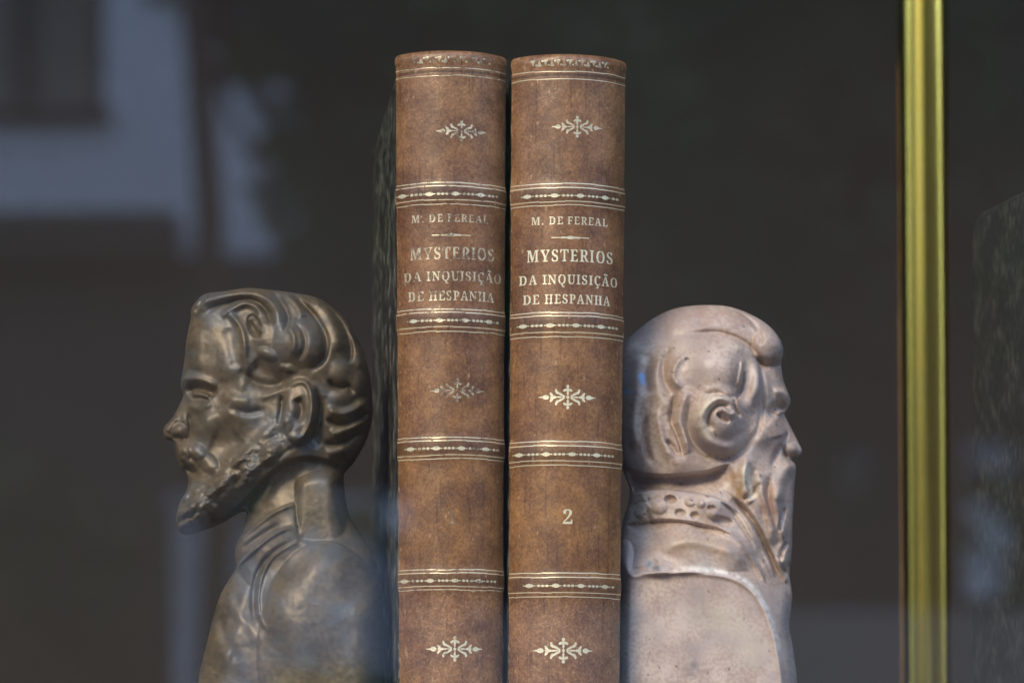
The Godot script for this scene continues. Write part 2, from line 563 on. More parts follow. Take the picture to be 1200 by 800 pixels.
func book_body(o: Node3D, half: float, depth: float, h: float, paper: Material, corner: float) -> void:
	var t := 0.0026
	var start := half / sin(ARC) * (1.0 - cos(ARC)) + 0.0004
	var outline := rounded(depth, h, corner, 5)
	for s in [-1.0, 1.0]:
		var b := obj("front_board" if s < 0 else "back_board", prism(outline, t, 0.0006), paper, o)
		b.position = Vector3(s * (half - t / 2), h / 2, -start - depth / 2)
	var pg := obj("page_block", prism(rounded(depth - 0.006, h - 0.008, 0.0015, 2), 2 * half - 2 * t - 0.0004, 0.0006), M.pages, o)
	pg.position = Vector3(0, h / 2, -start - 0.0005 - (depth - 0.006) / 2)
	var hb := obj("head_band", slab(Vector3(-half + t + 0.002, h - 0.0039, -start - 0.006), Vector3(half - t - 0.002, h - 0.001, -start - 0.002), 0.0008), M.cloth_band, o)
	hb.position.y = 0.0


func spine_mesh(half: float, taper: float, h: float, bands: Array) -> ArrayMesh:
	var r := half / sin(ARC)
	var prof := [[0.002, 0.0036], [0.0002, 0.0030], [0.0, 0.0012], [0.0008, 0.0003], [0.002, 0.0]]
	var y := 0.004
	while y < h - 0.0045:
		prof.append([y, 0.0])
		y += 0.0012
	prof += [[h - 0.0042, 0.0], [h - 0.0034, -0.0002], [h - 0.0024, -0.0004], [h - 0.0014, -0.0003], [h - 0.0006, 0.0002], [h - 0.0001, 0.0010], [h, 0.0020], [h - 0.0006, 0.0030], [h - 0.003, 0.0034]]
	for p in prof:
		for b in bands:
			var c: float = (SHELF - (b[0] + b[4]) / 2.0) * PIX
			p[1] -= 0.00042 * exp(-pow((p[0] - c) / 0.0030, 4.0))
	var st := SurfaceTool.new()
	st.begin(Mesh.PRIMITIVE_TRIANGLES)
	st.set_smooth_group(0)
	var nu := 44
	var wob := noise(60.0, int(half * 1e6), 2)
	var rows := []
	for p in prof:
		var row := []
		var f: float = lerpf(taper, 1.0, p[0] / h)
		for i in nu + 1:
			var u := (2.0 * i / nu - 1.0)
			var a := u * ARC
			var rr: float = r - p[1] + wob.get_noise_2d(u * 0.02, p[0]) * 0.00012
			row.append([Vector3(rr * sin(a) * f, p[0], rr * cos(a) - r), Vector2(0.5 + u * 0.5, 1.0 - p[0] / h)])
		rows.append(row)
	rows.append([])
	for i in nu + 1:
		var q: Array = rows[0][i]
		rows[-1].append([q[0], q[1]])
	for k in rows.size() - 1:
		for i in nu:
			for q in [rows[k][i], rows[k + 1][i], rows[k + 1][i + 1], rows[k][i], rows[k + 1][i + 1], rows[k][i + 1]]:
				st.set_uv(q[1])
				st.add_vertex(q[0])
	return commit(st)


var gold := PackedFloat32Array()
var gw := 0
var gh := 0
var g_r := 0.0            # spine radius in millimetres
var g_top := 0.0


# photograph offsets (across from the spine's middle, row) to texels
func tx(dx: float) -> float:
	return gw / 2.0 + g_r * asin(clampf(dx * 0.25 / g_r, -0.999, 0.999)) * TEX


func ty(py: float) -> float:
	return (py - g_top) * 0.25 * TEX


func ink(x: int, y: int, s: float) -> void:
	if x >= 0 and y >= 0 and x < gw and y < gh:
		gold[y * gw + x] = maxf(gold[y * gw + x], s)


func ink_tri(a: Vector2, b: Vector2, c: Vector2, s: float) -> void:
	var d := (b - a).cross(c - a)
	if absf(d) < 1e-6:
		return
	for y in range(int(minf(a.y, minf(b.y, c.y))), int(maxf(a.y, maxf(b.y, c.y))) + 2):
		for x in range(int(minf(a.x, minf(b.x, c.x))), int(maxf(a.x, maxf(b.x, c.x))) + 2):
			var p := Vector2(x + 0.5, y + 0.5)
			var u := (b - p).cross(c - p) / d
			var v := (c - p).cross(a - p) / d
			if u >= -0.001 and v >= -0.001 and u + v <= 1.001:
				ink(x, y, s)


# photograph pixels about a centre
func ink_ellipse(cx: float, py: float, rx: float, ry: float, turn: float, s: float) -> void:
	var m := maxf(rx, ry) + 1.0
	for y in range(int(ty(py - m)), int(ty(py + m)) + 2):
		for x in range(int(tx(cx - m)), int(tx(cx + m)) + 2):
			var q := Vector2((g_r * sin((x + 0.5 - gw / 2.0) / TEX / g_r)) * 4.0 - cx, (y + 0.5) / TEX * 4.0 + g_top - py).rotated(-turn)
			if pow(q.x / rx, 2) + pow(q.y / ry, 2) < 1.0:
				ink(x, y, s)


func ink_text(t: String, dx: float, py: float, width: float, cap: float, s: float, bold: bool) -> void:
	var f := SystemFont.new()
	f.font_names = PackedStringArray(["Droid Serif"])
	f.font_weight = 700 if bold else 400
	var tm := TextMesh.new()
	var fv := FontVariation.new()
	fv.base_font = f
	fv.spacing_glyph = 9
	tm.font = fv
	tm.font_size = 96
	tm.pixel_size = 0.01
	tm.depth = 0.0
	tm.curve_step = 1.0
	tm.text = t
	var arr := tm.get_mesh_arrays()
	var v: PackedVector3Array = arr[Mesh.ARRAY_VERTEX]
	var idx = arr[Mesh.ARRAY_INDEX]
	var lo := Vector2(1e9, 1e9)
	var hi := -lo
	for p in v:
		lo = lo.min(Vector2(p.x, p.y))
		hi = hi.max(Vector2(p.x, p.y))
	# capital height: that of an H in the same font
	tm.text = "H"
	var hv: PackedVector3Array = tm.get_mesh_arrays()[Mesh.ARRAY_VERTEX]
	var base := 1e9
	var ht := -1e9
	for p in hv:
		base = minf(base, p.y)
		ht = maxf(ht, p.y)
	var pts := PackedVector2Array()
	for p in v:
		var x := dx + ((p.x - lo.x) / (hi.x - lo.x) - 0.5) * width
		var yy := py + cap / 2.0 - (p.y - base) / (ht - base) * cap
		pts.append(Vector2(tx(x), ty(yy)))
	if idx == null or idx.size() == 0:
		for i in range(0, pts.size(), 3):
			ink_tri(pts[i], pts[i + 1], pts[i + 2], s)
	else:
		for i in range(0, idx.size(), 3):
			ink_tri(pts[idx[i]], pts[idx[i + 1]], pts[idx[i + 2]], s)


func ornament(cx: float, py: float, width: float, s: float) -> void:
	var k := width / 72.0
	ink_ellipse(cx, py, 1.8 * k, 1.8 * k, 0, s)
	for v in [-1.0, 1.0]:
		ink_ellipse(cx, py + v * 6.5 * k, 1.3 * k, 4.5 * k, 0, s)
		ink_ellipse(cx, py + v * 12.6 * k, 2.0 * k, 2.2 * k, 0, s)
		for h in [-1.0, 1.0]:
			ink_ellipse(cx + h * 3.0 * k, py + v * 8.6 * k, 3.0 * k, 1.5 * k, -h * v * 0.45, s)
			ink_ellipse(cx + h * 8.5 * k, py + v * 3.4 * k, 6.0 * k, 1.3 * k, h * v * 0.5, s)
			ink_ellipse(cx + h * 13.0 * k, py + v * 5.6 * k, 2.6 * k, 1.7 * k, h * v * 0.8, s)
			ink_ellipse(cx + h * 14.3 * k, py + v * 7.9 * k, 1.4 * k, 1.9 * k, 0, s)
			ink_ellipse(cx + h * 19.4 * k, py + v * 2.6 * k, 3.6 * k, 1.6 * k, h * v * 0.95, s)
	for h in [-1.0, 1.0]:
		ink_ellipse(cx + h * 10.5 * k, py, 7.0 * k, 0.8 * k, 0, s)
		ink_ellipse(cx + h * 17.5 * k, py, 4.0 * k, 1.7 * k, 0, s)
		ink_ellipse(cx + h * 26.5 * k, py, 3.8 * k, 2.8 * k, 0, s)
		ink_tri(Vector2(tx(cx + h * 26 * k), ty(py - 2.0 * k)), Vector2(tx(cx + h * 36 * k), ty(py)), Vector2(tx(cx + h * 26 * k), ty(py + 2.0 * k)), s)


func spine_material(half: float, h: float, spec: Dictionary) -> Material:
	g_r = half / sin(ARC) * 1000.0
	g_top = spec.top
	gw = int(2.0 * ARC * g_r * TEX)
	gh = int(h * 1000.0 * TEX)
	gold = PackedFloat32Array()
	gold.resize(gw * gh)
	var dark := PackedByteArray()
	dark.resize(gh)
	var sd: int = spec.seed
	rng.seed = sd
	var wob := noise(0.03, sd, 2)
	var lines := []
	for b in spec.bands:
		for i in [0, 1, 3, 4]:
			lines.append([b[i], 0.95])
		for y in range(maxi(0, int(ty(b[1] + 1.6))), mini(gh, int(ty(b[3] - 1.6)))):
			dark[y] = 90
		var x := -58.0 + rng.randf_range(0, 20)
		var n := 0
		while x < 58.0:
			if n % 4 == 0:
				ink_ellipse(x, b[2], 4.6, 2.3, 0, 0.95)
				ink_ellipse(x, b[2], 7.4, 0.9, 0, 0.95)
				x += 10.5
			else:
				ink_ellipse(x, b[2], 1.7, 1.6, 0, 0.85)
				ink_ellipse(x, b[2], 2.6, 0.6, 0, 0.7)
				x += 4.8 if n % 4 < 3 else 10.0
			n += 1
	lines += [[spec.top + 21.0, 0.8], [spec.top + 30.0, 0.75]]
	for y in range(int(ty(spec.top + 24.0)), int(ty(spec.top + 27.0))):
		dark[y] = 150
	for l in lines:
		for x in gw:
			var yc := ty(l[0] + wob.get_noise_2d(x * 0.25, l[0]) * 0.8)
			for y in range(int(yc - 0.7), int(yc + 1.3)):
				ink(x, y, l[1])
	# zigzag of small leaves round the head cap
	var zx := -44.0
	while zx < 46.0:
		var up := int((zx + 44.0) / 7.0) % 2 == 0
		var y0: float = spec.top + (7.5 if up else 15.0)
		var y1: float = spec.top + (15.0 if up else 8.0)
		ink_tri(Vector2(tx(zx - 2.8), ty(y0)), Vector2(tx(zx + 2.8), ty(y0)), Vector2(tx(zx), ty(y1)), rng.randf_range(0.4, 0.8))
		ink_ellipse(zx + 3.5, spec.top + (13.5 if up else 9.0), 1.2, 1.2, 0, 0.8)
		zx += 7.0
	for o in spec.orn:
		ornament(o[0], o[1], o[2], o[3])
	for t in spec.text:
		ink_text(t[0], t[1], t[2], t[3], t[4], t[5], t[6])
	var ru: Array = spec.rule
	ink_ellipse(ru[0], ru[1], ru[2] / 2.0, 0.75, 0, 0.9)
	ink_ellipse(ru[0], ru[1], ru[2] * 0.28, 1.3, 0, 0.9)
	ink_ellipse(ru[0], ru[1], 2.6, 2.0, 0, 0.9)

	var n1 := noise_bytes(gw, gh, 0.011, sd + 1, 4)
	var n2 := noise_bytes(gw, gh, 0.035, sd + 2, 4, FastNoiseLite.TYPE_SIMPLEX_SMOOTH, 0, 0, true)
	var n3 := noise_bytes(gw, gh, 0.22, sd + 3, 2)
	var n7 := noise_bytes(gw, gh, 0.09, sd + 7, 3)
	var n4 := noise_bytes(gw, gh, 0.035, sd + 4, 4)
	var n5 := noise_bytes(gw, gh, 0.005, sd + 5, 2)
	var n6 := noise_bytes(gw, gh, 0.07, sd + 6, 2, FastNoiseLite.TYPE_SIMPLEX_SMOOTH, gw, 120)
	var col := PackedByteArray()
	col.resize(gw * gh * 3)
	var orm := PackedByteArray()
	orm.resize(gw * gh * 3)
	var hgt := PackedByteArray()
	hgt.resize(gw * gh)
	var wear: float = spec.wear * 255.0
	# each panel of the spine has taken the dye differently: red, green, blue, crackle
	var dyes := [[0.98, 0.94, 0.85, 0.7], [0.96, 0.90, 0.79, 0.45], [0.99, 0.94, 0.79, 0.5], [1.0, 0.95, 0.77, 0.4], [1.0, 0.96, 0.86, 1.1]]
	var i := 0
	for y in gh:
		var dk := dark[y] / 255.0
		var row: float = y / TEX * 4.0 + g_top
		var tone: Array = dyes[0 if row < 227.0 else (1 if row < 376.0 else (2 if row < 528.0 else (3 if row < 682.0 else 4)))]
		for x in gw:
			var a := n1[i] / 255.0
			var v := n2[i] / 255.0
			var f := n3[i] / 255.0
			var t := clampf(0.40 + (a - 0.5) * 0.5 + (n5[i] / 255.0 - 0.5) * 0.35 + (f - 0.5) * 0.45 + (n7[i] / 255.0 - 0.5) * 0.5 + (n4[i] / 255.0 - 0.5) * 0.3, 0.0, 1.0)
			var r := lerpf(90.0, 172.0, t)
			var g := lerpf(62.0, 135.0, t)
			var b := lerpf(47.0, 102.0, t)
			r *= tone[0]
			g *= tone[1]
			b *= tone[2]
			var vein: float = maxf(0.0, v - 0.70) * 2.2 * tone[3]
			r += vein * 60.0
			g += vein * 60.0
			b += vein * 54.0
			if n6[i] > 203:
				r *= 0.86
				g *= 0.83
				b *= 0.80
			r *= 1.0 - 0.45 * dk
			g *= 1.0 - 0.45 * dk
			b *= 1.0 - 0.42 * dk
			var q := gold[i]
			var w := 0.0
			if q > 0.0:
				w = clampf(q * clampf((n4[i] * 0.65 + f * 90.0 + 128.0 * (q - 0.5) - wear + 25.0) / 60.0, 0.0, 1.0), 0.0, 1.0)
				var gr := lerpf(112.0, 236.0, w)
				var gg := lerpf(104.0, 230.0, w)
				var gb := lerpf(90.0, 196.0, w)
				var s := clampf(0.45 + w, 0.0, 1.0)
				r = lerpf(r, gr, s)
				g = lerpf(g, gg, s)
				b = lerpf(b, gb, s)
			col[i * 3] = clampi(int(r), 0, 255)
			col[i * 3 + 1] = clampi(int(g), 0, 255)
			col[i * 3 + 2] = clampi(int(b), 0, 255)
			orm[i * 3] = 255
			orm[i * 3 + 1] = int(lerpf(88.0 - 40.0 * (a - 0.5) + f * 30.0, 80.0, w))
			orm[i * 3 + 2] = int(110.0 * w)
			hgt[i] = clampi(int(150.0 + (f - 0.5) * 50.0 + (a - 0.5) * 30.0 - vein * 60.0 - (45.0 if q > 0.0 else 0.0) - 40.0 * dk), 0, 255)
			i += 1
	# small scuffs, most of them along the joints
	for n in 170:
		var sx := int(gw * (pow(rng.randf(), 3.0) * 0.5 if rng.randf() < 0.5 else 1.0 - pow(rng.randf(), 3.0) * 0.5))
		var sy := rng.randi_range(4, gh - 5)
		var sr := rng.randf_range(0.8, 3.2)
		var long := rng.randf_range(1.0, 2.6)
		for oy in range(-8, 9):
			for ox in range(-4, 5):
				if pow(ox / sr, 2) + pow(oy / (sr * long), 2) < 1.0 and sx + ox >= 0 and sx + ox < gw and sy + oy >= 0 and sy + oy < gh:
					var j := (sy + oy) * gw + sx + ox
					for q in 3:
						col[j * 3 + q] = int(lerpf(col[j * 3 + q], [182.0, 150.0, 118.0][q], 0.6))
	var m := ORMMaterial3D.new()
	m.albedo_texture = ImageTexture.create_from_image(Image.create_from_data(gw, gh, false, Image.FORMAT_RGB8, col))
	m.orm_texture = ImageTexture.create_from_image(Image.create_from_data(gw, gh, false, Image.FORMAT_RGB8, orm))
	m.heightmap_enabled = true
	m.heightmap_texture = ImageTexture.create_from_image(Image.create_from_data(gw, gh, false, Image.FORMAT_L8, hgt))
	m.heightmap_scale = 0.022
	m.texture_repeat = false
	return m


# =====================================================================  busts
func curve(flat: Array, closed: bool, per := 5) -> PackedVector2Array:
	var p := PackedVector2Array()
	for i in range(0, flat.size(), 2):
		p.append(Vector2(flat[i], flat[i + 1]))
	var n := p.size()
	if n < 3:
		return p
	var out := PackedVector2Array()
	for i in (n if closed else n - 1):
		var a: Vector2 = p[(i - 1 + n) % n] if closed or i > 0 else p[0]
		var b := p[i]
		var c := p[(i + 1) % n]
		var d: Vector2 = p[(i + 2) % n] if closed or i + 2 < n else p[n - 1]
		for k in per:
			out.append(b.cubic_interpolate(c, a, d, float(k) / per))
	if not closed:
		out.append(p[n - 1])
	return out


# A figure given by its side outline (photograph pixels), its half width at control points, and modelled ridges, steps and lumps; both sides alike.
func figure(outline: Array, widths: Array, strokes: Array, cuts: Array, tints: Array, z: float, paint: Callable, relief := 1.15, step := 1.15) -> ArrayMesh:
	var poly := curve(outline, true)
	var box := Rect2(poly[0], Vector2.ZERO)
	for p in poly:
		box = box.expand(p)
	var x0 := box.position.x - 3.0 * step
	var nx := int((box.size.x + 6.0 * step) / step) + 1
	var ys := PackedFloat32Array()
	var y := box.position.y - 3.0 * step
	while y < box.end.y + 3.0:
		ys.append(y)
		y += step if y < 815.0 else 4.0
	ys.append(y)
	var ny := ys.size()
	var inside := PackedByteArray()
	inside.resize(nx * ny)
	var dd := PackedFloat32Array()
	dd.resize(nx * ny)
	dd.fill(1e9)
	var nearest := PackedVector2Array()
	nearest.resize(nx * ny)
	var seg := PackedInt32Array()
	seg.resize(nx * ny)
	seg.fill(-1)
	for gy in ny:
		for gx in nx:
			if Geometry2D.is_point_in_polygon(Vector2(x0 + gx * step, ys[gy]), poly):
				inside[gy * nx + gx] = 1
	var n := poly.size()
	for i in n:
		var a := poly[i]
		var b := poly[(i + 1) % n]
		var parts := int(a.distance_to(b) / step) + 1
		for k in parts:
			var p := a.lerp(b, (k + 0.5) / parts)
			var gx := int((p.x - x0) / step)
			var gy := ys.bsearch(p.y)
			for oy in range(maxi(0, gy - 2), mini(ny, gy + 2)):
				for ox in range(maxi(0, gx - 1), mini(nx, gx + 3)):
					var q := Vector2(x0 + ox * step, ys[oy])
					var c := Geometry2D.get_closest_point_to_segment(q, a, b)
					var e := q.distance_squared_to(c)
					var id := oy * nx + ox
					if e < dd[id]:
						dd[id] = e
						seg[id] = i
						nearest[id] = c
	for pass_ in 2:
		var fw := pass_ == 0
		for yy in ny:
			var gy := yy if fw else ny - 1 - yy
			for xx in nx:
				var gx := xx if fw else nx - 1 - xx
				var id := gy * nx + gx
				if not inside[id]:
					continue
				var q := Vector2(x0 + gx * step, ys[gy])
				var up := gy - 1 if fw else gy + 1
				var bk := gx - 1 if fw else gx + 1
				for nb in [gy * nx + bk, up * nx + gx, up * nx + bk, up * nx + (gx + 1 if fw else gx - 1)]:
					var s: int = seg[nb]
					if s < 0 or s == seg[id]:
						continue
					for ss in [s, (s + 1) % n, (s + n - 1) % n]:
						var c: Vector2 = Geometry2D.get_closest_point_to_segment(q, poly[ss], poly[(ss + 1) % n])
						var e := q.distance_squared_to(c)
						if e < dd[id]:
							dd[id] = e
							seg[id] = ss
							nearest[id] = c
	# half width on a coarse grid, then between its points
	var cs := 4.0
	var cw := int(box.size.x / cs) + 4
	var ch := int(box.size.y / cs) + 4
	var coarse := PackedFloat32Array()
	var rims := PackedFloat32Array()
	for gy in ch:
		for gx in cw:
			var q := Vector2(box.position.x + (gx - 1) * cs, box.position.y + (gy - 1) * cs)
			var sw := 0.0
			var sv := 0.0
			var sr := 0.0
			for c in widths:
				var e: float = q.distance_squared_to(Vector2(c[0], c[1])) + 60.0
				var w := 1.0 / (e * e)
				sw += w
				sv += w * c[2]
				sr += w * (c[3] if c.size() > 3 else c[2])
			coarse.append(sv / sw)
			rims.append(sr / sw)
	for turn_ in 3:
		coarse = softened(coarse, cw, ch)
		rims = softened(rims, cw, ch)
	var detail := PackedFloat32Array()
	detail.resize(nx * ny)
	for s in strokes:
		stroke(detail, s, x0, step, nx, ys)
	var rough1 := noise(0.028, 5, 3)
	var hgt := PackedFloat32Array()
	hgt.resize(nx * ny)
	for gy in ny:
		for gx in nx:
			var id := gy * nx + gx
			if not inside[id]:
				continue
			var px := x0 + gx * step
			var fx := (px - box.position.x) / cs + 1.0
			var fy := (ys[gy] - box.position.y) / cs + 1.0
			var ix := clampi(int(fx), 0, cw - 2)
			var iy := clampi(int(fy), 0, ch - 2)
			var tx_ := fx - ix
			var ty_ := fy - iy
			var r := lerpf(lerpf(coarse[iy * cw + ix], coarse[iy * cw + ix + 1], tx_), lerpf(coarse[(iy + 1) * cw + ix], coarse[(iy + 1) * cw + ix + 1], tx_), ty_)
			var rr := lerpf(lerpf(rims[iy * cw + ix], rims[iy * cw + ix + 1], tx_), lerpf(rims[(iy + 1) * cw + ix], rims[(iy + 1) * cw + ix + 1], tx_), ty_)
			var d := sqrt(dd[id])
			var h := r * sqrt(d * (2.0 * rr - d)) / rr if d < rr else r
			h += (detail[id] * relief + rough1.get_noise_2d(px, ys[gy]) * 1.0) * smoothstep(0.0, 6.0, d)
			hgt[id] = maxf(h, 0.4)
	for c in cuts:
		face(hgt, dd, c, x0, step, nx, ys)
	# colour
	var tint := []
	for t in tints:
		var f := PackedFloat32Array()
		f.resize(nx * ny)
		stroke(f, ["g", t[0], t[1], t[3]], x0, step, nx, ys)
		tint.append(f)
	var k := (EYE_Z - z) / EYE_Z * PIX
	var mid := box.get_center().x
	var foot := HORIZON + EYE_Y / k
	var vert := PackedVector3Array()
	var cols := PackedColorArray()
	var front := PackedInt32Array()
	front.resize(nx * ny)
	front.fill(-1)
	var rear := front.duplicate()
	for gy in ny:
		for gx in nx:
			var id := gy * nx + gx
			var px := x0 + gx * step
			var py := ys[gy]
			if inside[id]:
				var c: Color = paint.call(px, py, hgt[id])
				for ti in tints.size():
					var f: float = tint[ti][id]
					if f > 0.02:
						f *= clampf(1.0 + rough1.get_noise_2d(px * 3.0 + ti * 90.0, py * 3.0) * 1.6, 0.0, 1.4)
						c = c.lerp(tints[ti][2], clampf(f, 0.0, 1.0))
				front[id] = vert.size()
				vert.append(Vector3((px - mid) * k, (foot - py) * k, hgt[id] * k))
				rear[id] = vert.size()
				vert.append(Vector3((px - mid) * k, (foot - py) * k, -hgt[id] * k))
				cols.append(c)
				cols.append(c)
			elif seg[id] >= 0:
				var q := nearest[id]
				front[id] = vert.size()
				rear[id] = front[id]
				vert.append(Vector3((q.x - mid) * k, (foot - q.y) * k, 0.0))
				cols.append(paint.call(q.x, q.y, 0.0))
	var idx := PackedInt32Array()
	for gy in ny - 1:
		for gx in nx - 1:
			var a := gy * nx + gx
			var b := a + 1
			var c := a + nx + 1
			var d := a + nx
			if inside[a] + inside[b] + inside[c] + inside[d] == 0 or front[a] < 0 or front[b] < 0 or front[c] < 0 or front[d] < 0:
				continue
			idx.append_array([front[a], front[b], front[c], front[a], front[c], front[d]])
			idx.append_array([rear[a], rear[c], rear[b], rear[a], rear[d], rear[c]])
	var norm := PackedVector3Array()
	norm.resize(vert.size())
	for i in range(0, idx.size(), 3):
		var a := vert[idx[i]]
		var g := (vert[idx[i + 2]] - a).cross(vert[idx[i + 1]] - a)
		for q in 3:
			norm[idx[i + q]] += g
	for i in norm.size():
		norm[i] = norm[i].normalized()
	var arr := []
	arr.resize(Mesh.ARRAY_MAX)
	arr[Mesh.ARRAY_VERTEX] = vert
	arr[Mesh.ARRAY_NORMAL] = norm
	arr[Mesh.ARRAY_COLOR] = cols
	arr[Mesh.ARRAY_INDEX] = idx
	var mesh := ArrayMesh.new()
	mesh.add_surface_from_arrays(Mesh.PRIMITIVE_TRIANGLES, arr)
	mesh.set_meta("mid", Vector3((mid - 600.0) * k, 0, z))
	return mesh


func softened(a: PackedFloat32Array, w: int, h: int) -> PackedFloat32Array:
	var out := a.duplicate()
	for y in range(1, h - 1):
		for x in range(1, w - 1):
			var i := y * w + x
			out[i] = a[i] * 0.25 + (a[i - 1] + a[i + 1] + a[i - w] + a[i + w]) * 0.125 + (a[i - w - 1] + a[i - w + 1] + a[i + w - 1] + a[i + w + 1]) * 0.0625
	return out


# kinds: g ridge or groove along a line; e step, the side below a line drawn rightwards raised by a and fading over w; d rounded lump [x, y, rx, ry, turn]
func stroke(out: PackedFloat32Array, s: Array, x0: float, step: float, nx: int, ys: PackedFloat32Array) -> void:
	var kind: String = s[0]
	var w: float = s[1]
	var a: float = s[2]
	if kind == "d":
		var c := Vector2(s[3][0], s[3][1])
		var rx: float = s[3][2]
		var ry: float = s[3][3]
		var turn: float = s[3][4] if s[3].size() > 4 else 0.0
		var m := maxf(rx, ry)
		for gy in range(ys.bsearch(c.y - m), ys.bsearch(c.y + m)):
			for gx in range(maxi(0, int((c.x - m - x0) / step)), mini(nx, int((c.x + m - x0) / step) + 1)):
				var q := (Vector2(x0 + gx * step, ys[gy]) - c).rotated(-turn)
				var e := pow(q.x / rx, 2) + pow(q.y / ry, 2)
				if e < 1.0:
					out[gy * nx + gx] += a * pow(1.0 - e, w)
		return
	var p := curve(s[3], false, 4)
	var lumps: FastNoiseLite = null
	if kind == "n":
		lumps = noise(s[4], s[5], 1, FastNoiseLite.TYPE_CELLULAR)
		lumps.cellular_return_type = FastNoiseLite.RETURN_DISTANCE
		lumps.domain_warp_enabled = true
		lumps.domain_warp_frequency = 0.03
		lumps.domain_warp_amplitude = 9.0
	if p.size() == 1:
		p.append(p[0] + Vector2(0.1, 0))
	var reach := w * (3.5 if kind == "e" else 2.2)
	var box := Rect2(p[0], Vector2.ZERO)
	for q in p:
		box = box.expand(q)
	box = box.grow(reach)
	var n := p.size() - 1
	for gy in range(ys.bsearch(box.position.y), mini(ys.size(), ys.bsearch(box.end.y))):
		for gx in range(maxi(0, int((box.position.x - x0) / step)), mini(nx, int((box.end.x - x0) / step) + 1)):
			var q := Vector2(x0 + gx * step, ys[gy])
			var best := 1e9
			var along := 0.0
			var side := 1.0
			for i in n:
				var c := Geometry2D.get_closest_point_to_segment(q, p[i], p[i + 1])
				var e := q.distance_squared_to(c)
				if e < best:
					best = e
					along = (i + (c - p[i]).length() / maxf((p[i + 1] - p[i]).length(), 0.01)) / n
					side = 1.0 if (p[i + 1] - p[i]).cross(q - p[i]) > 0.0 else -1.0
			var d := sqrt(best)
			if d > reach:
				continue
			var ends := 1.0 if n < 2 else clampf(minf(along, 1.0 - along) * 5.0 + 0.12, 0.0, 1.0)
			if kind == "g":
				out[gy * nx + gx] += a * ends * exp(-best / (w * w))
			elif kind == "n":
				var u := q.rotated(0.7)
				var v := lumps.get_noise_2d(u.x * 0.7, u.y * 1.2)
				out[gy * nx + gx] += a * ends * exp(-pow(d / w, 4.0)) * clampf(-0.15 - v, 0.0, 1.0)
			else:
				var sdist := d * side
				out[gy * nx + gx] += a * ends * smoothstep(-1.8, 1.8, sdist) * exp(-pow(maxf(sdist, 0.0) / w, 2.0))


# a flat face that stands out: [outline, half width, softness of its edge, fall beyond it]
func face(h: PackedFloat32Array, dd: PackedFloat32Array, c: Array, x0: float, step: float, nx: int, ys: PackedFloat32Array) -> void:
	var p := curve(c[0], true, 6)
	var soft: float = c[2]
	var fall: float = c[3]
	var box := Rect2(p[0], Vector2.ZERO)
	for q in p:
		box = box.expand(q)
	box = box.grow(minf(60.0, c[1] / fall * 0.5))
	for gy in range(ys.bsearch(box.position.y), mini(ys.size(), ys.bsearch(box.end.y))):
		for gx in range(maxi(0, int((box.position.x - x0) / step)), mini(nx, int((box.end.x - x0) / step) + 1)):
			var id := gy * nx + gx
			if h[id] <= 0.0:
				continue
			var q := Vector2(x0 + gx * step, ys[gy])
			var best := 1e9
			for i in p.size():
				best = minf(best, q.distance_squared_to(Geometry2D.get_closest_point_to_segment(q, p[i], p[(i + 1) % p.size()])))
			var d := sqrt(best) * (1.0 if Geometry2D.is_point_in_polygon(q, p) else -1.0)
			var e := 0.0 if d >= soft else (-d if d <= -soft else (soft - d) * (soft - d) / (4.0 * soft))
			var rim := sqrt(dd[id])
			rim = 1.0 if rim > 16.0 else sqrt(rim * (32.0 - rim)) / 16.0
			var g: float = (c[1] - fall * e) * rim
			h[id] = lerpf(maxf(h[id], g), g, smoothstep(0.0, soft, d)) + (c[4] * exp(-pow((d - 2.0) / 3.0, 2.0)) * rim if c.size() > 4 else 0.0)


var pn := []


func bronze_paint(x: float, y: float, _h: float) -> Color:
	var a: float = pn[0].get_noise_2d(x, y) * 0.5 + 0.5
	var b: float = pn[1].get_noise_2d(x, y) * 0.5 + 0.5
	var c: float = pn[2].get_noise_2d(x, y) * 0.5 + 0.5
	var col := Color(0.100, 0.080, 0.052).lerp(Color(0.19, 0.145, 0.09), smoothstep(0.25, 0.8, a * 0.6 + c * 0.4))
	return col.lerp(Color(0.125, 0.127, 0.122), smoothstep(0.5, 0.75, b) * 0.7)


func plaster_paint(x: float, y: float, _h: float) -> Color:
	var a: float = pn[0].get_noise_2d(x, y) * 0.5 + 0.5
	var b: float = pn[1].get_noise_2d(x, y) * 0.5 + 0.5
	var c: float = pn[2].get_noise_2d(x * 1.5, y * 1.5) * 0.5 + 0.5
	var col := Color(0.37, 0.27, 0.22).lerp(Color(0.57, 0.465, 0.385), smoothstep(0.25, 0.75, a * 0.5 + c * 0.5))
	col = col.lerp(Color(0.31, 0.26, 0.265), smoothstep(0.4, 0.8, b * 0.7 + c * 0.3) * 0.6)
	if pn[3].get_noise_2d(x, y) > 0.87:
		col = col.lerp(Color(0.10, 0.08, 0.07), 0.7)
	return col


